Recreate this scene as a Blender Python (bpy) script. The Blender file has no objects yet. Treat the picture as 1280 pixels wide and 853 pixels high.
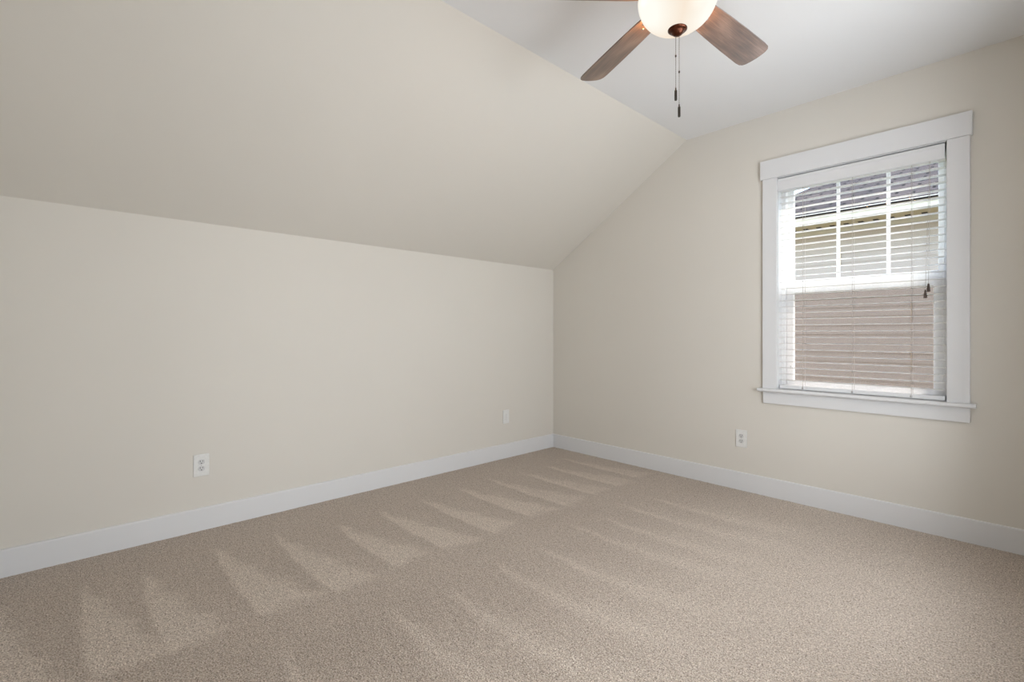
import bpy, bmesh, math, random
import numpy as np
from mathutils import Vector, Matrix

C = bpy.context.scene.collection
SC = bpy.context.scene
R = math.radians
random.seed(7)

# ------------------------------------------------------------------ camera
CAM = (3.3040, -3.6514, 1.15)
YAW = R(47.041)
cam_d = bpy.data.cameras.new('camera')
cam_d.sensor_fit = 'HORIZONTAL'
cam_d.sensor_width = 36.0
cam_d.lens = 36.0 * 600.2 / 1280.0
cam_d.shift_y = -(426.5 - 417.74) / 1280.0
cam_d.clip_start = 0.02
cam = bpy.data.objects.new('camera', cam_d)
C.objects.link(cam)
cam.location = CAM
cam.rotation_euler = (R(90), 0, YAW)
SC.camera = cam

# ------------------------------------------------------------------ world, lights, exposure
SKY_STRENGTH = 1.0
SUN_STRENGTH = 14.0
FILL_UP = 40.0     # added fill light through the wide cased opening, thrown towards the ceiling
FILL_DOWN = 10.0   # added fill from higher up through the same opening
FILL_DOOR = 37.0        # added fill light through the doorway next to the camera
RIM_FILL_WATT = 1.2  # each point light added beside the fan bowl
BOWL_GLOW = 0.97          # frosted bowl of the fan light

world = bpy.data.worlds.new('world')
SC.world = world
world.use_nodes = True
wn = world.node_tree
sky = wn.nodes.new('ShaderNodeTexSky')
sky.sky_type = 'NISHITA'
sky.sun_disc = False
sky.sun_elevation = R(52)
sky.sun_rotation = R(200)
sky.air_density = 1.3
sky.dust_density = 0.6
bg = wn.nodes['Background']
bg.inputs['Strength'].default_value = SKY_STRENGTH
hsv = wn.nodes.new('ShaderNodeHueSaturation')
hsv.inputs['Saturation'].default_value = 0.95
wn.links.new(sky.outputs[0], hsv.inputs['Color'])
wn.links.new(hsv.outputs[0], bg.inputs['Color'])


def area_light(name, loc, rot, sx, sy, watt, col=(1, 1, 1)):
    d = bpy.data.lights.new(name, 'AREA')
    d.shape = 'RECTANGLE'
    d.size = sx
    d.size_y = sy
    d.energy = watt
    d.color = col
    o = bpy.data.objects.new(name, d)
    C.objects.link(o)
    o.location = loc
    o.rotation_euler = rot
    return o


sun_d = bpy.data.lights.new('sun', 'SUN')
sun_d.energy = SUN_STRENGTH
sun_d.angle = R(0.6)
sun_d.color = (1.0, 0.96, 0.9)
sun_o = bpy.data.objects.new('sun', sun_d)
C.objects.link(sun_o)
sun_o.rotation_euler = Vector((-0.42, -0.55, -0.95)).to_track_quat('-Z', 'Y').to_euler()
FILL_TINT = (0.965, 1.0, 1.045)  # tint of the three unseen area lights added to brighten the room
area_light('fill_uplight', (4.10, -1.45, 1.15), (0, R(116), 0), 1.7, 1.5, FILL_UP, FILL_TINT)
area_light('fill_upper', (4.05, -1.45, 2.00), (0, R(58), 0), 1.0, 1.2, FILL_DOWN, FILL_TINT)
area_light('fill_door', (4.50, -2.77, 1.25), (0, R(90), 0), 2.0, 1.0, FILL_DOOR, FILL_TINT)

SC.view_settings.view_transform = 'Standard'
SC.view_settings.look = 'None'
SC.view_settings.gamma = 1.0
SC.view_settings.exposure = 0.06
SC.view_settings.use_curve_mapping = False
SC.cycles.max_bounces = 10
SC.cycles.diffuse_bounces = 6
SC.cycles.transparent_max_bounces = 24
SC.cycles.sample_clamp_indirect = 6.0
SC.cycles.use_denoising = True


# ------------------------------------------------------------------ helpers
def lin(r, g, b):
    return tuple(((v / 255) / 12.92 if v / 255 <= 0.04045 else ((v / 255 + 0.055) / 1.055) ** 2.4) for v in (r, g, b)) + (1.0,)


class NT:
    """small wrapper to write node trees"""
    def __init__(self, name):
        self.m = bpy.data.materials.new(name)
        self.m.use_nodes = True
        self.t = self.m.node_tree
        self.b = self.t.nodes['Principled BSDF']
        self.out = self.t.nodes['Material Output']

    def n(self, kind, **kw):
        nd = self.t.nodes.new('ShaderNode' + kind)
        for k, v in kw.items():
            setattr(nd, k, v)
        return nd

    def l(self, a, b):
        self.t.links.new(a, b)

    def coord(self, scale=(1, 1, 1), kind='Object', loc=(0, 0, 0), rot=(0, 0, 0)):
        tc = self.n('TexCoord')
        mp = self.n('Mapping')
        mp.inputs['Scale'].default_value = scale
        mp.inputs['Location'].default_value = loc
        mp.inputs['Rotation'].default_value = rot
        self.l(tc.outputs[kind], mp.inputs['Vector'])
        return mp.outputs[0]

    def noise(self, vec, scale, detail=2.0, rough=0.5):
        nd = self.n('TexNoise')
        nd.inputs['Scale'].default_value = scale
        nd.inputs['Detail'].default_value = detail
        nd.inputs['Roughness'].default_value = rough
        self.l(vec, nd.inputs['Vector'])
        return nd.outputs['Fac']

    def ramp(self, fac, stops):
        nd = self.n('ValToRGB')
        el = nd.color_ramp.elements
        while len(el) < len(stops):
            el.new(0.5)
        for e, (p, c) in zip(el, stops):
            e.position = p
            e.color = c
        self.l(fac, nd.inputs[0])
        return nd.outputs[0]

    def bump(self, h, strength, dist):
        nd = self.n('Bump')
        nd.inputs['Strength'].default_value = strength
        nd.inputs['Distance'].default_value = dist
        self.l(h, nd.inputs['Height'])
        self.l(nd.outputs[0], self.b.inputs['Normal'])
        return nd

    def mix(self, fac, a, b, blend='MIX'):
        nd = self.n('Mix', data_type='RGBA', blend_type=blend)
        for sock, v in ((nd.inputs[0], fac), (nd.inputs[6], a), (nd.inputs[7], b)):
            if hasattr(v, 'is_linked') or hasattr(v, 'node'):
                self.l(v, sock)
            else:
                sock.default_value = v
        return nd.outputs[2]

    def math(self, op, a, b=None):
        nd = self.n('Math', operation=op)
        for sock, v in ((nd.inputs[0], a), (nd.inputs[1], b)):
            if v is None:
                continue
            if hasattr(v, 'node'):
                self.l(v, sock)
            else:
                sock.default_value = v
        return nd.outputs[0]


def paint(name, col, rough=0.6, tex=220.0, bump=0.06, var=0.02, spec=0.3):
    t = NT(name)
    v = t.coord()
    n1 = t.noise(v, 1.3, 3)
    dark = tuple(c * (1 - var) for c in col[:3]) + (1,)
    t.l(t.ramp(n1, [(0.3, dark), (0.7, col)]), t.b.inputs['Base Color'])
    t.b.inputs['Roughness'].default_value = rough
    t.b.inputs['Specular IOR Level'].default_value = spec
    t.bump(t.noise(v, tex, 2), bump, 0.002)
    return t.m


def plain(name, col, rough=0.5, metal=0.0, spec=0.5, tex=90.0, var=0.06):
    t = NT(name)
    n1 = t.noise(t.coord(), tex, 2)
    dark = tuple(c * (1 - var) for c in col[:3]) + (1,)
    t.l(t.ramp(n1, [(0.35, dark), (0.65, col)]), t.b.inputs['Base Color'])
    t.b.inputs['Roughness'].default_value = rough
    t.b.inputs['Metallic'].default_value = metal
    t.b.inputs['Specular IOR Level'].default_value = spec
    return t.m


M = {}
M['wall'] = paint('beige_wall_paint', (0.711, 0.688, 0.636, 1), 0.75)
M['ceil'] = paint('white_ceiling_paint', (0.80, 0.81, 0.82, 1), 0.85)
M['trim'] = paint('white_trim_paint', (0.735, 0.748, 0.765, 1), 0.35, tex=60, bump=0.02, var=0.01)
M['vinyl'] = plain('white_vinyl', (0.93, 0.935, 0.94, 1), 0.35)
M['blind'] = plain('white_faux_wood', (0.88, 0.88, 0.88, 1), 0.4, tex=30, var=0.03)
M['slat'] = plain('white_slat', (0.74, 0.73, 0.715, 1), 0.4, tex=30, var=0.03)
M['cord'] = plain('ladder_cord', (0.40, 0.36, 0.33, 1), 0.8)
M['plastic'] = plain('white_plastic', (0.80, 0.81, 0.80, 1), 0.3)
M['recept'] = plain('receptacle_plastic', (0.66, 0.67, 0.67, 1), 0.35)
M['slot'] = plain('dark_slot', (0.03, 0.03, 0.03, 1), 0.6)
M['steel'] = plain('steel_screw', (0.55, 0.55, 0.56, 1), 0.3, 1.0)
M['tassel'] = plain('brown_tassel_wood', lin(70, 56, 48), 0.5)
M['bronze'] = plain('oil_rubbed_bronze', lin(96, 50, 30), 0.28, 0.75, tex=40, var=0.4)
M['pewter'] = plain('dark_pewter', lin(74, 70, 66), 0.35, 0.8)
M['chain'] = plain('chain_metal', lin(120, 112, 104), 0.35, 0.7)


def make_carpet():
    t = NT('beige_cut_pile_carpet')
    v = t.coord()
    fine = t.noise(v, 210, 3, 0.65)
    mid = t.noise(v, 75, 2, 0.6)
    big = t.noise(v, 9, 3, 0.6)
    vor = t.n('TexVoronoi')
    vor.inputs['Scale'].default_value = 150
    t.l(v, vor.inputs['Vector'])
    base = t.ramp(fine, [(0.33, lin(112, 98, 86)), (0.47, lin(196, 182, 168)), (0.56, lin(220, 207, 194)), (0.70, lin(250, 241, 230))])
    tuft = t.ramp(vor.outputs['Distance'], [(0.0, (1.05, 1.05, 1.05, 1)), (0.7, (0.63, 0.615, 0.60, 1))])
    col = t.mix(0.55, base, tuft, 'MULTIPLY')
    midc = t.ramp(mid, [(0.32, (0.70, 0.69, 0.68, 1)), (0.5, (1.0, 1.0, 1.0, 1)), (0.68, (1.12, 1.12, 1.12, 1))])
    col = t.mix(0.7, col, midc, 'MULTIPLY')
    at = t.n('Attribute', attribute_name='pile_lay_light')  # vacuum strokes together with painted floor light
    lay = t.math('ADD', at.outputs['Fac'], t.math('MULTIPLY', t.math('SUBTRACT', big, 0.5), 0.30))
    lay_light_col = t.ramp(lay, [(0.0, (0.80, 0.785, 0.77, 1)), (0.5, (0.97, 0.965, 0.96, 1)), (1.0, (1.14, 1.15, 1.155, 1))])
    col = t.mix(1.0, col, lay_light_col, 'MULTIPLY')
    t.l(col, t.b.inputs['Base Color'])
    t.b.inputs['Roughness'].default_value = 0.95
    t.b.inputs['Specular IOR Level'].default_value = 0.1
    t.b.inputs['Sheen Weight'].default_value = 0.15
    t.b.inputs['Sheen Roughness'].default_value = 0.6
    h = t.math('ADD', t.math('MULTIPLY', fine, 0.6), t.math('MULTIPLY', vor.outputs['Distance'], -0.7))
    t.bump(t.math('ADD', h, t.math('MULTIPLY', mid, 0.5)), 0.75, 0.006)
    return t.m


def make_wood():
    t = NT('brown_blade_wood')
    warp = t.noise(t.coord((2.2, 7, 7)), 2.0, 2)
    grain = t.noise(t.coord((4, 70, 70)), 1.0, 4, 0.7)
    fine = t.noise(t.coord((9, 260, 260)), 1.0, 3, 0.6)
    f = t.math('ADD', t.math('MULTIPLY', grain, 0.6), t.math('MULTIPLY', fine, 0.35))
    f = t.math('ADD', f, t.math('MULTIPLY', t.math('SUBTRACT', warp, 0.5), 0.7))
    t.l(t.ramp(f, [(0.28, lin(62, 46, 39)), (0.5, lin(108, 82, 68)), (0.72, lin(150, 122, 106))]), t.b.inputs['Base Color'])
    t.b.inputs['Roughness'].default_value = 0.36
    t.b.inputs['Specular IOR Level'].default_value = 0.7
    t.b.inputs['Coat Weight'].default_value = 0.8
    t.b.inputs['Coat Roughness'].default_value = 0.3
    t.b.inputs['Coat IOR'].default_value = 1.7
    t.bump(fine, 0.25, 0.001)
    return t.m


def make_bowl():
    t = NT('frosted_glass_lit')
    em = t.n('Emission')
    # brighter patches where the bulbs stand behind the frosted glass
    geo = t.n('TexCoord')
    tot = None
    for p in ((-0.062, -0.098, 2.375), (0.105, 0.052, 2.375)):
        d = t.n('VectorMath', operation='DISTANCE')
        d.inputs[1].default_value = p
        t.l(geo.outputs['Object'], d.inputs[0])
        tot = d.outputs['Value'] if tot is None else t.math('MINIMUM', tot, d.outputs['Value'])
    c = t.ramp(tot, [(0.045, (1.0, 0.985, 0.90, 1)), (0.135, (0.93, 0.80, 0.66, 1))])
    t.l(c, em.inputs['Color'])
    em.inputs['Strength'].default_value = BOWL_GLOW
    gl = t.n('BsdfGlossy')
    gl.inputs['Roughness'].default_value = 0.3
    gl.inputs['Color'].default_value = (0.015, 0.015, 0.015, 1)
    a1 = t.n('AddShader')
    t.l(em.outputs[0], a1.inputs[0])
    t.l(gl.outputs[0], a1.inputs[1])
    t.l(a1.outputs[0], t.out.inputs['Surface'])
    return t.m


def make_glass():
    t = NT('clear_window_glass')
    tr = t.n('BsdfTransparent')
    tr.inputs[0].default_value = (0.97, 0.98, 0.975, 1)
    gl = t.n('BsdfGlossy')
    gl.inputs['Roughness'].default_value = 0.02
    fr = t.n('Fresnel')
    fr.inputs['IOR'].default_value = 1.12
    mx = t.n('MixShader')
    gm = t.n('NewGeometry')
    t.l(t.math('MULTIPLY', fr.outputs[0], t.math('SUBTRACT', 1.0, gm.outputs['Backfacing'])), mx.inputs[0])
    t.l(tr.outputs[0], mx.inputs[1])
    t.l(gl.outputs[0], mx.inputs[2])
    t.l(mx.outputs[0], t.out.inputs['Surface'])
    return t.m


def make_screen():
    t = NT('insect_screen_mesh')
    tr = t.n('BsdfTransparent')
    tr.inputs[0].default_value = (0.86, 0.81, 0.78, 1)
    df = t.n('BsdfDiffuse')
    df.inputs[0].default_value = (0.20, 0.17, 0.16, 1)
    mx = t.n('MixShader')
    mx.inputs[0].default_value = 0.12
    t.l(tr.outputs[0], mx.inputs[1])
    t.l(df.outputs[0], mx.inputs[2])
    t.l(mx.outputs[0], t.out.inputs['Surface'])
    return t.m


def make_shingle():
    t = NT('grey_brown_shingles')
    br = t.n('TexBrick')
    br.inputs['Scale'].default_value = 1.0
    br.inputs['Color1'].default_value = lin(58, 53, 53)
    br.inputs['Color2'].default_value = lin(76, 69, 67)
    br.inputs['Mortar'].default_value = lin(24, 21, 21)
    br.inputs['Mortar Size'].default_value = 0.016
    br.inputs['Brick Width'].default_value = 0.33
    br.inputs['Row Height'].default_value = 0.12
    v = t.coord()
    t.l(v, br.inputs['Vector'])
    n = t.noise(v, 3, 4)
    c = t.mix(1.0, br.outputs['Color'], t.ramp(n, [(0.3, (0.75, 0.74, 0.78, 1)), (0.7, (1.15, 1.08, 1.02, 1))]), 'MULTIPLY')
    t.l(c, t.b.inputs['Base Color'])
    t.b.inputs['Roughness'].default_value = 0.95
    t.b.inputs['Specular IOR Level'].default_value = 0.05
    return t.m


M['carpet'] = make_carpet()
M['wood'] = make_wood()
M['bowl'] = make_bowl()
M['glass'] = make_glass()
M['screen'] = make_screen()
M['shingle'] = make_shingle()
M['siding'] = paint('beige_vinyl_siding', lin(148, 137, 127), 0.6, tex=30, bump=0.05, var=0.04)
M['fascia'] = plain('cream_fascia', lin(170, 163, 148), 0.5, var=0.03)
M['soffit'] = plain('tan_soffit', lin(186, 164, 134), 0.6)
M['vent'] = plain('dark_vent', lin(52, 44, 38), 0.7)
M['ground'] = plain('lawn_ground', lin(120, 126, 96), 0.95, tex=8)


def bx(bm, x0, x1, y0, y1, z0, z1, bev=0.0, seg=2):
    r = bmesh.ops.create_cube(bm, size=1.0)
    vs = r['verts']
    for v in vs:
        v.co = Vector((x0 + (v.co.x + 0.5) * (x1 - x0), y0 + (v.co.y + 0.5) * (y1 - y0), z0 + (v.co.z + 0.5) * (z1 - z0)))
    if bev > 0:
        es = list({e for v in vs for e in v.link_edges})
        bmesh.ops.bevel(bm, geom=es, offset=bev, segments=seg, affect='EDGES', profile=0.5)
    return bm


def tube(bm, pts, rad, n=8):
    pts = [Vector(p) for p in pts]
    rings = []
    for i, p in enumerate(pts):
        a = pts[max(i - 1, 0)]
        b = pts[min(i + 1, len(pts) - 1)]
        d = (b - a).normalized()
        u = d.orthogonal().normalized()
        w = d.cross(u)
        rings.append([bm.verts.new(p + (u * math.cos(2 * math.pi * k / n) + w * math.sin(2 * math.pi * k / n)) * rad) for k in range(n)])
    for a, b in zip(rings, rings[1:]):
        for k in range(n):
            bm.faces.new((a[k], a[(k + 1) % n], b[(k + 1) % n], b[k]))
    bm.faces.new(rings[0])
    bm.faces.new(rings[-1][::-1])
    return bm


def lathe(bm, prof, n=48, axis='Z', at=(0, 0, 0)):
    """revolve (radius, height) pairs; radius 0 ends close to a point"""
    at = Vector(at)

    def P(r, h, a):
        c, s = r * math.cos(a), r * math.sin(a)
        if axis == 'Z':
            return at + Vector((c, s, h))
        if axis == 'Y':
            return at + Vector((c, h, s))
        return at + Vector((h, c, s))
    rings = []
    for r, h in prof:
        if r < 1e-6:
            rings.append([bm.verts.new(P(0, h, 0))])
        else:
            rings.append([bm.verts.new(P(r, h, 2 * math.pi * k / n)) for k in range(n)])
    for a, b in zip(rings, rings[1:]):
        for k in range(n):
            k2 = (k + 1) % n
            if len(a) == 1 and len(b) == 1:
                continue
            if len(a) == 1:
                bm.faces.new((a[0], b[k2], b[k]))
            elif len(b) == 1:
                bm.faces.new((a[k], a[k2], b[0]))
            else:
                bm.faces.new((a[k], a[k2], b[k2], b[k]))
    return bm


def prism(bm, poly, h0, h1, place):
    """extrude a 2D polygon between h0 and h1; place(u, v, h) gives the point"""
    a = [bm.verts.new(place(u, v, h0)) for u, v in poly]
    b = [bm.verts.new(place(u, v, h1)) for u, v in poly]
    n = len(poly)
    bm.faces.new(a[::-1])
    bm.faces.new(b)
    for i in range(n):
        bm.faces.new((a[i], a[(i + 1) % n], b[(i + 1) % n], b[i]))
    return bm


def obj(name, bm, mat, parent=None, smooth=False, loc=None, rot=None):
    bmesh.ops.recalc_face_normals(bm, faces=bm.faces)
    me = bpy.data.meshes.new(name)
    bm.to_mesh(me)
    bm.free()
    me.materials.append(mat)
    if smooth:
        me.shade_smooth()
    o = bpy.data.objects.new(name, me)
    C.objects.link(o)
    if parent is not None:
        o.parent = parent
    if loc is not None:
        o.location = loc
    if rot is not None:
        o.rotation_euler = rot
    return o


def nb():
    return bmesh.new()


def empty(name, loc=(0, 0, 0), rot=(0, 0, 0)):
    o = bpy.data.objects.new(name, None)
    o.empty_display_size = 0.1
    C.objects.link(o)
    o.location = loc
    o.rotation_euler = rot
    return o


def thing(name, label, cat, loc=(0, 0, 0), rot=(0, 0, 0), group=None):
    o = empty(name, loc, rot)
    o['label'] = label
    o['category'] = cat
    if group:
        o['group'] = group
    return o


def struct(o):
    o['kind'] = 'structure'
    return o


def setting(o, label, cat):
    o['kind'] = 'structure'
    o['label'] = label
    o['category'] = cat
    return o


# ------------------------------------------------------------------ room shell
XR, YF = 3.50, -3.95          # right wall, wall behind the camera
HK, HC, XS = 1.8034, 2.7069, 1.4395   # knee wall height, ceiling height, where the slope ends
TW = 0.16

# carpet with vacuum strokes in the pile, plus light on its right side painted in
def smooth(a, b, x):
    t = np.clip((x - a) / (b - a), 0, 1)
    return t * t * (3 - 2 * t)


def build_floor():
    nx, ny = 292, 330
    xs = np.linspace(0, XR, nx)
    ys = np.linspace(YF, 0, ny)
    X, Y = np.meshgrid(xs, ys)
    jit = 0.012 * np.sin(X * 23 + Y * 7) + 0.008 * np.sin(X * 51 - Y * 33)
    lay = np.full_like(X, 0.36)
    xe = 1.19 + 0.02 * np.sin(Y * 9) + jit
    rowa = 1 - smooth(xe - 0.05, xe + 0.05, X)
    rnd = random.Random(3)
    tips = [-3.86, -3.585, -3.375, -3.065, -2.775, -2.455, -2.165, -1.845, -1.51, -1.20, -0.885, -0.595, -0.30]
    for i, y0 in enumerate(tips):
        x0 = 0.33 + rnd.uniform(-0.05, 0.10)
        w = 0.225 + rnd.uniform(-0.03, 0.03)
        amp = 0.62 if y0 < -1.3 else 0.46
        run = np.clip((X - x0) / (1.19 - x0), 0, 1)
        top = y0 + w * run ** 1.15 + jit
        bot = y0 - 0.02 * np.sin(run * 3.1) + 0.3 * jit
        inside = smooth(bot - 0.012, bot + 0.012, Y) * (1 - smooth(top - 0.045, top + 0.03, Y)) * smooth(x0, x0 + 0.06, X)
        edge = np.exp(-((Y - bot - 0.022) / 0.02) ** 2) * smooth(x0, x0 + 0.1, X) * (X < 1.19) * 0.25
        lay += rowa * (inside * amp + edge * inside)
        shade = np.exp(-((Y - bot + 0.03) / 0.035) ** 2) * smooth(x0 + 0.1, x0 + 0.5, X) * rowa
        lay -= 0.10 * shade
    # rim left where the strokes end
    lay += 0.12 * np.exp(-((X - xe + 0.03) / 0.03) ** 2) * (0.5 + 0.5 * np.sin(Y * 20 + 1))
    lay -= 0.05 * np.exp(-((X - xe - 0.05) / 0.05) ** 2) * (0.5 + 0.5 * np.sin(Y * 13 + 2))
    for i, y0 in enumerate([-3.32, -3.07, -2.65, -2.385, -2.07, -1.775, -1.41, -1.18, -0.90, -0.63]):
        x0 = 1.36 + rnd.uniform(-0.04, 0.1)
        u = np.clip((X - x0) / 0.95, 0, 1)
        cy = y0 - 0.025 * np.sin(u * 3.2) + 0.05 * u * u + 0.5 * jit
        wd = 0.012 + 0.05 * u
        st = np.exp(-((Y - cy) / wd) ** 2) * smooth(x0, x0 + 0.18, X) * (1 - smooth(x0 + 0.75, x0 + 1.15, X))
        lay += 0.60 * st * (1 - 0.5 * u)
        lay += 0.12 * np.exp(-((Y - cy - 0.07) / 0.06) ** 2) * smooth(x0 + 0.1, x0 + 0.5, X) * (1 - smooth(x0 + 0.8, x0 + 1.2, X))
    lay += 0.40 * smooth(1.5, 2.5, X) * (1 - 0.5 * smooth(2.8, 3.4, X))  # brighter light on the right part of the floor, put into the tone
    lay -= 0.20 * (1 - smooth(-2.7, -1.8, Y)) * smooth(1.25, 1.6, X)  # tone lowered towards the front, right of the first stroke row
    lay += 0.05 * np.sin(X * 5.1 + 2 * np.sin(Y * 3.3)) * np.sin(Y * 6.3 + 1.7 * np.sin(X * 2.1))
    Z = 0.0015 * np.sin(X * 60 + Y * 41) * np.sin(Y * 73 - X * 29)
    co = np.stack([X.ravel(), Y.ravel(), Z.ravel()], 1)
    idx = np.arange(nx * ny).reshape(ny, nx)
    f = np.stack([idx[:-1, :-1].ravel(), idx[:-1, 1:].ravel(), idx[1:, 1:].ravel(), idx[1:, :-1].ravel()], 1)
    me = bpy.data.meshes.new('floor')
    me.from_pydata(co.tolist(), [], f.tolist())
    at = me.attributes.new('pile_lay_light', 'FLOAT', 'POINT')
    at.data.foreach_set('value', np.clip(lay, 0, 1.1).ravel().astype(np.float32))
    me.materials.append(M['carpet'])
    me.shade_smooth()
    o = bpy.data.objects.new('floor', me)
    C.objects.link(o)
    return struct(o)


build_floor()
b = nb(); bx(b, -TW, XR + TW, YF - TW, TW, -0.25, -0.012)
struct(obj('subfloor', b, M['ceil']))

b = nb(); bx(b, XS, XR, YF, 0, HC, HC + TW)
struct(obj('ceiling', b, M['ceil']))
b = nb(); bx(b, -TW, 0, YF - TW, TW, -0.012, HK)
struct(obj('wall_left', b, M['wall']))
# sloping part over the knee wall
sl = Vector((XS, HC - HK)).normalized()
nx_, nz_ = -sl.y * TW, sl.x * TW
b = nb()
prism(b, [(0, HK), (XS, HC), (XS, HC + TW), (XS + nx_, HC + nz_), (nx_, HK + nz_), (-TW, HK)], YF, 0, lambda u, v, h: Vector((u, h, v)))
struct(obj('wall_slope', b, M['wall']))


def wall_with_hole(name, place, poly_outer, hole, mat):
    """a wall slab whose outline is poly_outer, with one rectangular opening"""
    u0, u1, v0, v1 = hole
    bm = nb()
    us = [p[0] for p in poly_outer]
    vs = [p[1] for p in poly_outer]
    zb, zt = min(vs), None
    left, right = min(us), max(us)

    def topz(u):
        best = max(vs)
        for (a, za), (c, zc) in zip(poly_outer, poly_outer[1:] + poly_outer[:1]):
            if abs(a - c) > 1e-9 and min(a, c) <= u <= max(a, c) and max(za, zc) > zb + 1e-6:
                best = za + (zc - za) * (u - a) / (c - a)
        return best
    tops = sorted(p for p in poly_outer if p[1] > zb + 1e-6)
    lt = [p for p in tops if p[0] < u0] + [(u0, topz(u0))]
    rt = [(u1, topz(u1))] + [p for p in tops if p[0] > u1]
    mt = [(u0, topz(u0))] + [p for p in tops if u0 < p[0] < u1] + [(u1, topz(u1))]
    prism(bm, [(left, zb), (u0, zb)] + lt[::-1], 0, TW, place)
    prism(bm, [(u1, zb), (right, zb)] + rt[::-1], 0, TW, place)
    prism(bm, [(u0, zb), (u1, zb), (u1, v0), (u0, v0)], 0, TW, place)
    prism(bm, [(u0, v1), (u1, v1)] + mt[::-1], 0, TW, place)
    return struct(obj(name, bm, mat))


# opening of the window in view
WX0, WX1, WZ0, WZ1 = 2.111, 2.994, 0.745, 2.243
gable = [(0, -0.012), (XR, -0.012), (XR, HC), (XS, HC), (0, HK)]
wall_with_hole('wall_back', lambda u, v, h: Vector((u, h, v)), gable, (WX0, WX1, WZ0, WZ1), M['wall'])
bm = nb()
prism(bm, gable, 0, TW, lambda u, v, h: Vector((u, YF - h, v)))
struct(obj('wall_front', bm, M['wall']))
RW = (-2.05, -0.85, 2.20)            # cased opening added to let the fill light in
RD = (-3.22, -2.32, 2.06)            # doorway added for the fill light
bm = nb()
pl = lambda u, v, h: Vector((XR + h, u, v))
for u0, u1, v0, v1 in ((YF - TW, RD[0], -0.012, HC + TW), (RD[0], RD[1], RD[2], HC + TW), (RD[1], RW[0], -0.012, HC + TW),
                       (RW[0], RW[1], RW[2], HC + TW), (RW[0], RW[1], -0.012, 0.45), (RW[1], TW, -0.012, HC + TW)):
    prism(bm, [(u0, v0), (u1, v0), (u1, v1), (u0, v1)], 0, TW, pl)
struct(obj('wall_right', bm, M['wall']))
# unseen box added beyond the two openings to house the fill lights
bm = nb()
bx(bm, XR + TW, 4.75, -3.75, -3.60, -0.012, 2.75)
bx(bm, XR + TW, 4.75, 0.0, 0.15, -0.012, 2.75)
bx(bm, 4.60, 4.75, -3.60, 0.0, -0.012, 2.75)
bx(bm, XR + TW, 4.75, -3.75, 0.15, 2.60, 2.75)
struct(obj('wall_added_hall', bm, M['ceil']))
b = nb(); bx(b, XR, 4.75, -3.75, 0.15, -0.10, 0.0)
struct(obj('floor_added_hall', b, M['ceil']))
for k, (a0, a1, zt) in enumerate((RW, RD)):  # casings of the two added openings
    b = nb()
    z0 = 0.45 if k == 0 else 0.0
    bx(b, XR - 0.018, XR, a0 - 0.09, a0, z0, zt, 0.0015)
    bx(b, XR - 0.018, XR, a1, a1 + 0.09, z0, zt, 0.0015)
    if k == 0:
        bx(b, XR - 0.03, XR + TW, a0 - 0.10, a1 + 0.10, z0 - 0.022, z0 + 0.003, 0.0015)
    bx(b, XR - 0.022, XR, a0 - 0.10, a1 + 0.10, zt, zt + 0.12, 0.0015)
    bx(b, XR, XR + TW, a0, a0 + 0.015, z0, zt)
    bx(b, XR, XR + TW, a1 - 0.015, a1, z0, zt)
    bx(b, XR, XR + TW, a0, a1, zt - 0.015, zt)
    struct(obj('trim_%d' % (k + 1), b, M['trim']))

BH = 0.132
BB = [(0, 0), (0.0145, 0), (0.0145, BH - 0.006), (0.0125, BH - 0.001), (0.010, BH), (0, BH)]
b = nb(); prism(b, BB, YF, -0.0145, lambda u, v, h: Vector((u, h, v)))
struct(obj('baseboard_left', b, M['trim']))
b = nb(); prism(b, BB, 0, XR, lambda u, v, h: Vector((h, -u, v)))
struct(obj('baseboard_back', b, M['trim']))
b = nb(); prism(b, BB, YF, RD[0] - 0.09, lambda u, v, h: Vector((XR - u, h, v)))
prism(b, BB, RD[1] + 0.09, -0.0145, lambda u, v, h: Vector((XR - u, h, v)))
struct(obj('baseboard_right', b, M['trim']))
b = nb(); prism(b, BB, 0.0145, XR - 0.0145, lambda u, v, h: Vector((h, YF + u, v)))
struct(obj('baseboard_front', b, M['trim']))

# ------------------------------------------------------------------ window in view
win = struct(empty('window_1', (0, 0, 0)))
for x0, x1 in ((2.018, WX0), (WX1, 3.089)):
    b = nb(); bx(b, x0, x1, -0.019, 0, 0.767, WZ1, 0.0015)
    obj('side_casing', b, M['trim'], win)
b = nb(); bx(b, 2.006, 3.099, -0.028, 0, WZ1, 2.374, 0.0015)
obj('head_casing', b, M['trim'], win)
b = nb(); prism(b, [(0.07, 0.745), (-0.046, 0.745), (-0.052, 0.750), (-0.053, 0.757), (-0.050, 0.764), (-0.045, 0.767), (0.07, 0.767)],
                WX0, WX1, lambda u, v, h: Vector((h, u, v)))
prism(b, [(0, 0.745), (-0.046, 0.745), (-0.052, 0.750), (-0.053, 0.757), (-0.050, 0.764), (-0.045, 0.767), (0, 0.767)],
      1.992, WX0, lambda u, v, h: Vector((h, u, v)))
prism(b, [(0, 0.745), (-0.046, 0.745), (-0.052, 0.750), (-0.053, 0.757), (-0.050, 0.764), (-0.045, 0.767), (0, 0.767)],
      WX1, 3.114, lambda u, v, h: Vector((h, u, v)))
obj('window_sill', b, M['trim'], win)
b = nb(); bx(b, 2.022, 3.089, -0.019, 0, 0.661, 0.745, 0.0015)
obj('apron', b, M['trim'], win)
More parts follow.
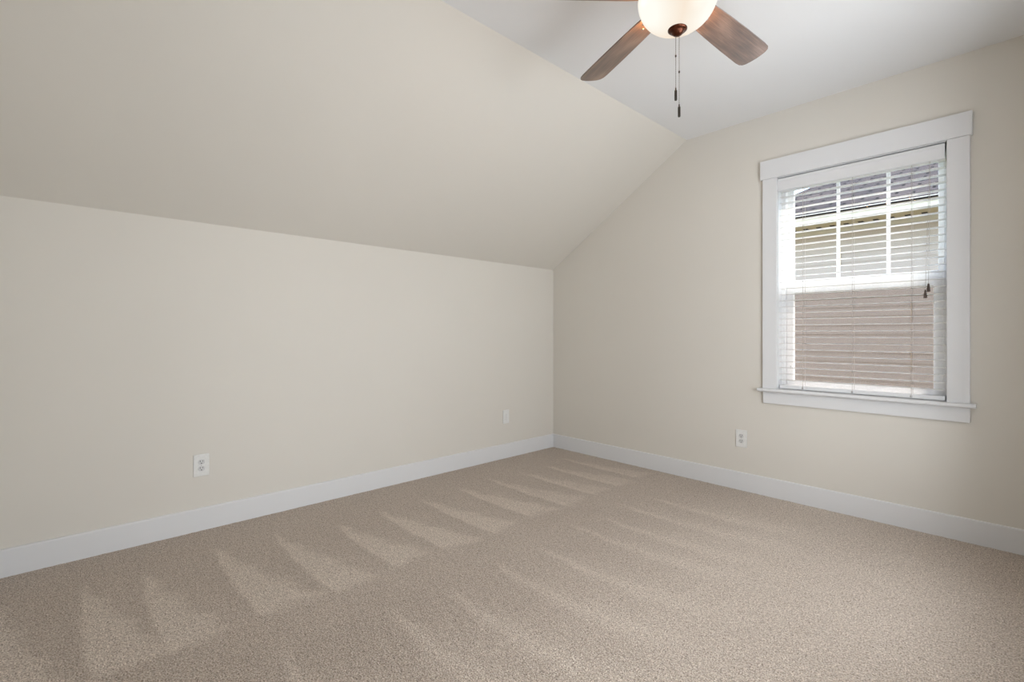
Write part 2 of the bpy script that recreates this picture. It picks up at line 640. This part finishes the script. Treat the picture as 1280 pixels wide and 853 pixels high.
# jamb boards and vinyl frame
b = nb()
bx(b, WX0, WX0 + 0.003, 0, 0.07, 0.767, WZ1)
bx(b, WX1 - 0.003, WX1, 0, 0.07, 0.767, WZ1)
bx(b, WX0, WX1, 0, 0.07, WZ1 - 0.003, WZ1)
obj('jamb', b, M['trim'], win)
b = nb()
bx(b, WX0, WX0 + 0.030, 0.07, TW, 0.745, WZ1, 0.002)
bx(b, WX1 - 0.022, WX1, 0.07, TW, 0.745, WZ1, 0.002)
bx(b, WX0, WX1, 0.07, TW, WZ1 - 0.030, WZ1, 0.002)
bx(b, WX0, WX1, 0.07, TW, 0.745, 0.775, 0.002)
obj('window_frame', b, M['vinyl'], win)


def sash(name, x0, x1, y0, y1, z0, z1, ws, wb, wt, gy):
    bm = nb()
    bx(bm, x0, x0 + ws, y0, y1, z0, z1, 0.0025)
    bx(bm, x1 - ws, x1, y0, y1, z0, z1, 0.0025)
    bx(bm, x0 + ws - 0.002, x1 - ws + 0.002, y0, y1, z0, z0 + wb, 0.0025)
    bx(bm, x0 + ws - 0.002, x1 - ws + 0.002, y0, y1, z1 - wt, z1, 0.0025)
    s = obj(name, bm, M['vinyl'], win)
    bm = nb()
    bx(bm, x0 + ws - 0.004, x1 - ws + 0.004, gy, gy + 0.004, z0 + wb - 0.004, z1 - wt + 0.004)
    obj('glass', bm, M['glass'], s)
    return s


low = sash('lower_sash', 2.143, 2.971, 0.082, 0.112, 0.775, 1.484, 0.044, 0.048, 0.048, 0.096)
upp = sash('upper_sash', 2.138, 2.985, 0.118, 0.148, 1.450, 2.215, 0.040, 0.078, 0.040, 0.132)
for x in (2.441, 2.708):
    b = nb(); bx(b, x - 0.010, x + 0.010, 0.130, 0.138, 1.526, 2.177, 0.002)
    obj('muntin', b, M['vinyl'], upp)
b = nb()
bx(b, 2.535, 2.595, 0.088, 0.110, 1.484, 1.492, 0.002)
tube(b, [(2.565, 0.098, 1.492), (2.565, 0.098, 1.498)], 0.010, 16)
bx(b, 2.540, 2.590, 0.090, 0.098, 1.496, 1.502, 0.002)
obj('sash_lock', b, M['vinyl'], low)
for z in (0.905,):
    b = nb(); bx(b, 2.166, 2.172, 0.079, 0.083, z, z + 0.022, 0.001)
    obj('tilt_latch', b, M['recept'], low)
b = nb(); bx(b, 2.160, 2.970, 0.1505, 0.1525, 0.790, 1.470)
scr = obj('insect_screen', b, M['screen'], win)

# ------------------------------------------------------------------ blind
bl = thing('window_blind', 'white two inch horizontal blind hanging open in the window', 'window blind', (0, 0, 0))
VZ0 = 2.146
b = nb()
bx(b, 2.114, 2.984, -0.002, 0.008, VZ0, 2.234, 0.0025)
bx(b, 2.114, 2.984, -0.0045, -0.001, VZ0 + 0.068, 2.232, 0.0015)
bx(b, 2.114, 2.984, -0.0040, -0.001, VZ0 + 0.002, VZ0 + 0.014, 0.0015)
obj('valance', b, M['trim'], bl)
b = nb(); bx(b, 2.120, 2.982, 0.010, 0.060, 2.175, 2.236, 0.002)
obj('headrail', b, M['blind'], bl)
SX0, SX1, SY0, SY1 = 2.121, 2.985, 0.008, 0.058
PITCH = 0.0425
ZB = 0.795
NS = 32
b = nb()
zs = [ZB + 0.034 + PITCH * i for i in range(NS)]
for i, z in enumerate(zs):
    # gently crowned slat cross-section
    up, dn = [], []
    for k in range(7):
        t = k / 6
        y = SY0 + (SY1 - SY0) * t
        c = 0.0022 * (1 - (2 * t - 1) ** 2)
        up.append((y, z + c + 0.0013))
        dn.append((y, z + c - 0.0013))
    prism(b, up + dn[::-1], SX0, SX1, lambda u, v, h: Vector((h, u, v)))
obj('slats', b, M['slat'], bl)
b = nb(); bx(b, SX0, SX1, SY0, SY1, 0.770, ZB, 0.003)
br = obj('bottom_rail', b, M['trim'], bl)
LX = (2.266, 2.545, 2.836)
for x in LX:
    b = nb(); lathe(b, [(0, -0.003), (0.006, -0.003), (0.007, -0.001), (0.007, 0.001)], 16, 'Y', (x, SY0 - 0.0005, 0.782))
    obj('plug', b, M['steel'], br, True)
for x in LX:
    b = nb()
    for y in (SY0 - 0.002, SY1 + 0.002):
        tube(b, [(x, y, 0.790), (x, y, 2.18)], 0.0010, 6)
    for z in zs:
        tube(b, [(x, SY0 - 0.002, z - 0.002), (x, SY1 + 0.002, z - 0.002)], 0.0006, 4)
    obj('ladder_cord', b, M['cord'], bl)
b = nb()
for k, (x, zt) in enumerate(((2.914, 1.418), (2.900, 1.382))):
    tube(b, [(2.922 - 0.004 * k, 0.004, 2.175), (2.920 - 0.006 * k, -0.004, 1.9), (x, -0.006, zt + 0.02)], 0.0009, 6)
lc = obj('lift_cord', b, M['cord'], bl)
for x, zt in ((2.914, 1.418), (2.900, 1.382)):
    b = nb(); lathe(b, [(0, 0.024), (0.0035, 0.023), (0.005, 0.014), (0.0075, -0.006), (0.0085, -0.020), (0.007, -0.024), (0, -0.024)], 16, 'Z', (x, -0.006, zt))
    obj('tassel', b, M['tassel'], lc, True)

# ------------------------------------------------------------------ ceiling fan
FX, FY = 2.392, -1.938
ZBL = 2.445
fan = thing('ceiling_fan', 'brown bladed ceiling fan with lit frosted bowl on the flat ceiling', 'ceiling fan', (FX, FY, 0))
b = nb()
lathe(b, [(0, HC), (0.105, HC), (0.115, HC - 0.012), (0.118, HC - 0.05), (0.10, HC - 0.07), (0.085, HC - 0.085),
          (0.135, HC - 0.105), (0.150, HC - 0.135), (0.150, HC - 0.20), (0.13, HC - 0.228), (0.07, HC - 0.235), (0, HC - 0.235)], 48)
obj('motor_housing', b, M['bronze'], fan, True)
b = nb()
lathe(b, [(0, 2.475), (0.065, 2.475), (0.07, 2.465), (0.07, 2.458), (0.132, 2.455), (0.134, 2.448), (0.06, 2.444), (0, 2.444)], 48)
obj('light_fitter', b, M['bronze'], fan, True)

# frosted bowl, open at the top, with its wall thickness
BZ, BR, BD = 2.437, 0.1465, 0.124
pr_o = [(BR * math.cos(a) ** 0.86 if a < math.pi / 2 - 1e-6 else 0.0, BZ - BD * math.sin(a)) for a in [i * math.pi / 2 / 20 for i in range(21)]]
pr_i = [(max(r - 0.005, 0), z + 0.005) for r, z in pr_o[::-1]]
prof = pr_o[::-1] + [(BR * 0.985, BZ + 0.006), (BR - 0.006, BZ + 0.006)] + pr_i[::-1]
prof = [p for p in prof]
b = nb(); lathe(b, prof, 64)
bowl = obj('light_bowl', b, M['bowl'], fan, True)
zf = BZ - BD
b = nb()
lathe(b, [(0, zf + 0.006), (0.030, zf + 0.006), (0.0355, zf + 0.002), (0.0355, zf - 0.001), (0.031, zf - 0.005), (0.024, zf - 0.007), (0.0215, zf - 0.011), (0.019, zf - 0.016),
          (0.012, zf - 0.021), (0.005, zf - 0.0225), (0, zf - 0.0225)], 32)
obj('finial', b, M['bronze'], bowl, True)

# blades
outline = []
half = [(0.135, 0.050), (0.18, 0.056), (0.30, 0.062), (0.45, 0.067), (0.60, 0.0695), (0.630, 0.068), (0.646, 0.060), (0.655, 0.046), (0.660, 0.022)]
outline = [(x, -y) for x, y in half] + [(0.6605, 0.0)] + [(x, y) for x, y in half[::-1]]
bm = nb()
prism(bm, outline, -0.003, 0.003, lambda u, v, h: Vector((u, v, h)))
bmesh.ops.bevel(bm, geom=[e for e in bm.edges if abs(e.verts[0].co.z - e.verts[1].co.z) < 1e-6], offset=0.0012, segments=2, affect='EDGES')
blade0 = obj('blade', bm, M['wood'], fan)
bm = nb()
prism(bm, [(0.07, -0.018), (0.13, -0.020), (0.16, -0.040), (0.215, -0.036), (0.235, 0.0), (0.215, 0.036), (0.16, 0.040), (0.13, 0.020), (0.07, 0.018)],
      0.0032, 0.0075, lambda u, v, h: Vector((u, v, h)))
arm0 = obj('blade_arm', bm, M['bronze'], blade0)
screws = []
for sx_, sy_ in ((0.178, -0.026), (0.178, 0.026), (0.215, 0.0)):
    bm = nb(); lathe(bm, [(0, -0.006), (0.004, -0.0055), (0.006, -0.0035), (0.006, 0.0)], 14, 'Z', (sx_, sy_, 0))
    screws.append(obj('screw', bm, M['steel'], blade0, True))
for k in range(5):
    if k == 0:
        bl_o = blade0
    else:
        bl_o = blade0.copy()
        C.objects.link(bl_o)
        bl_o.parent = fan
        for ch in [arm0] + screws:
            c = ch.copy()
            C.objects.link(c)
            c.parent = bl_o
    ang = R(86.2 + 72 * k)
    bl_o.matrix_local = Matrix.Translation((0, 0, ZBL)) @ Matrix.Rotation(ang, 4, 'Z') @ Matrix.Rotation(R(-12), 4, 'X')

# warm point lights added outside the bowl to imitate glow on the blade roots
for k in range(5):
    gd = bpy.data.lights.new('rim_fill', 'POINT')
    gd.energy = RIM_FILL_WATT
    gd.color = (1.0, 0.52, 0.15)
    gd.shadow_soft_size = 0.032
    go = bpy.data.objects.new('rim_fill', gd)
    C.objects.link(go)
    go.parent = fan
    a = R(86.2 + 72 * k)
    go.location = (0.166 * math.cos(a), 0.166 * math.sin(a), 2.411)

# pull chains through the finial
cr = Vector((math.cos(YAW), math.sin(YAW), 0))
for off, zend, zbead in ((-0.0065, 2.082, 2.213), (0.0065, 2.019, 2.152)):
    p = cr * off
    bm = nb()
    z = zf - 0.020
    tube(bm, [(p.x, p.y, z), (p.x, p.y, zend)], 0.0007, 6)
    while z > zend:
        bmesh.ops.create_icosphere(bm, subdivisions=1, radius=0.0015, matrix=Matrix.Translation((p.x, p.y, z)))
        z -= 0.0048
    ch = obj('pull_chain', bm, M['chain'], fan, True)
    bm = nb(); lathe(bm, [(0, 0.005), (0.0025, 0.004), (0.0032, 0), (0.0025, -0.004), (0, -0.005)], 12, 'Z', (p.x, p.y, zbead))
    obj('chain_connector', bm, M['pewter'], ch, True)
    bm = nb(); lathe(bm, [(0, 0.010), (0.002, 0.010), (0.0026, 0.004), (0.0022, 0.0), (0.0046, -0.001), (0.0050, -0.004), (0.0050, -0.036), (0.0042, -0.039), (0, -0.040)], 16, 'Z', (p.x, p.y, zend))
    obj('chain_fob', bm, M['pewter'], ch, True)


# ------------------------------------------------------------------ wall outlets (built facing -Y, centred on the origin)
def cover(root, w, h):
    bm = nb()
    bx(bm, -w / 2, w / 2, -0.0065, 0, -h / 2, h / 2, 0.0035, 3)
    return obj('cover_plate', bm, M['plastic'], root)


def duplex(name, label, loc, rz):
    t = thing(name, label, 'outlet', loc, (0, 0, rz), 'white duplex wall outlets')
    cover(t, 0.080, 0.128)
    for s in (1, -1):
        bm = nb()
        poly = []
        for k in range(28):
            a = 2 * math.pi * k / 28
            x, z = 0.0172 * math.cos(a), 0.0172 * math.sin(a)
            poly.append((x, max(-0.0142, min(0.0142, z))))
        prism(bm, poly, -0.0085, -0.004, lambda u, v, h: Vector((u, h, v + s * 0.0195)))
        r = obj('receptacle', bm, M['recept'], t)
        bm = nb()
        bx(bm, -0.0080, -0.0055, -0.0089, -0.006, s * 0.0195 + 0.000, s * 0.0195 + 0.0095)
        bx(bm, 0.0055, 0.0080, -0.0089, -0.006, s * 0.0195 + 0.001, s * 0.0195 + 0.0085)
        lathe(bm, [(0, -0.0089), (0.0030, -0.0089), (0.0030, -0.006)], 14, 'Y', (0, 0, s * 0.0195 - 0.0075))
        obj('slot', bm, M['slot'], r)
    bm = nb(); lathe(bm, [(0, -0.0078), (0.0025, -0.0074), (0.0030, -0.0060)], 14, 'Y')
    obj('screw', bm, M['steel'], t, True)
    return t


duplex('wall_outlet', 'white duplex outlet low on the knee wall left of the corner plate', (0, -3.066, 0.381), R(90))
duplex('wall_outlet', 'white duplex outlet on the window wall below the window', (1.866, 0, 0.380), 0)
t = thing('wall_plate', 'small white wall plate with one upright slot near the room corner', 'wall plate', (0, -0.654, 0.382), (0, 0, R(90)))
cover(t, 0.076, 0.126)
bm = nb(); bx(bm, -0.0165, 0.0165, -0.0078, -0.005, -0.033, 0.033, 0.001)
r = obj('insert', bm, M['plastic'], t)
bm = nb(); bx(bm, -0.002, 0.0035, -0.0082, -0.006, -0.030, 0.026, 0.0005)
obj('slot', bm, M['recept'], r)

# ------------------------------------------------------------------ outside: neighbouring house
hs = thing('neighbouring_house', 'beige sided house with grey shingle roof beyond the window', 'house', (0, 3.0, -3.0))
hs_off = Vector((0, 3.0, -3.0))


def hobj(name, bm, mat, parent=hs, smooth_=False):
    bmesh.ops.translate(bm, verts=bm.verts, vec=-hs_off)
    return obj(name, bm, mat, parent, smooth_)


HX0, HX1 = 0.60, 9.5
WY = 3.48
EZ, SZ = 2.61, 2.478
# lap siding as real courses
bm = nb()
prof = [(WY + 0.20, -3.0)]
z = -3.0
while z < SZ + 0.05:
    prof += [(WY - 0.008, z), (WY, z + 0.112)]
    z += 0.112
prof += [(WY + 0.20, z)]
prism(bm, prof, HX0, HX1, lambda u, v, h: Vector((h, u, v)))
hobj('siding', bm, M['siding'])
for x, z0 in ((2.39, 1.30), (2.39, 0.74), (3.8, 1.9), (1.7, 2.0)):
    bm = nb(); bx(bm, x, x + 0.006, WY - 0.015, WY, z0, z0 + 0.22)
    hobj('siding_seam', bm, M['soffit'])
bm = nb(); bx(bm, HX0 - 0.45, HX1, 3.0, 3.03, SZ, EZ, 0.004)
bx(bm, HX0 - 0.45, HX1, 2.985, 3.0, EZ - 0.055, EZ, 0.003)
hobj('fascia', bm, M['fascia'])
bm = nb(); bx(bm, HX0 - 0.45, HX1, 3.03, WY + 0.1, SZ + 0.012, SZ + 0.030)
sf = hobj('soffit', bm, M['soffit'])
x = HX0 + 0.6
while x < 3.4:
    bm = nb(); bx(bm, x, x + 0.05, 3.26, 3.44, SZ + 0.004, SZ + 0.0125, 0.002)
    hobj('soffit_vent', bm, M['vent'], sf)
    x += 0.145
bm = nb(); bx(bm, HX0, HX1, WY - 0.03, WY + 0.02, SZ - 0.045, SZ + 0.012, 0.004)
hobj('frieze_board', bm, M['fascia'])
# hip roof: built flat in its own plane, then tilted
PI_ = math.atan(0.42)
bm = nb()
L = 6.0
prism(bm, [(0.11, 0), (9.4, 0), (9.4, L), (0.11 + 0.282 * L, L)], 0, 0.012, lambda u, v, h: Vector((u, v, h)))
obj('roof', bm, M['shingle'], hs, False, Vector((0.12, 2.955, EZ - 0.035)) - hs_off, (PI_, 0, 0))

b = nb(); bx(b, -25, 30, 0.16, 40, -3.25, -3.0)
g = obj('ground', b, M['ground'])
struct(g)
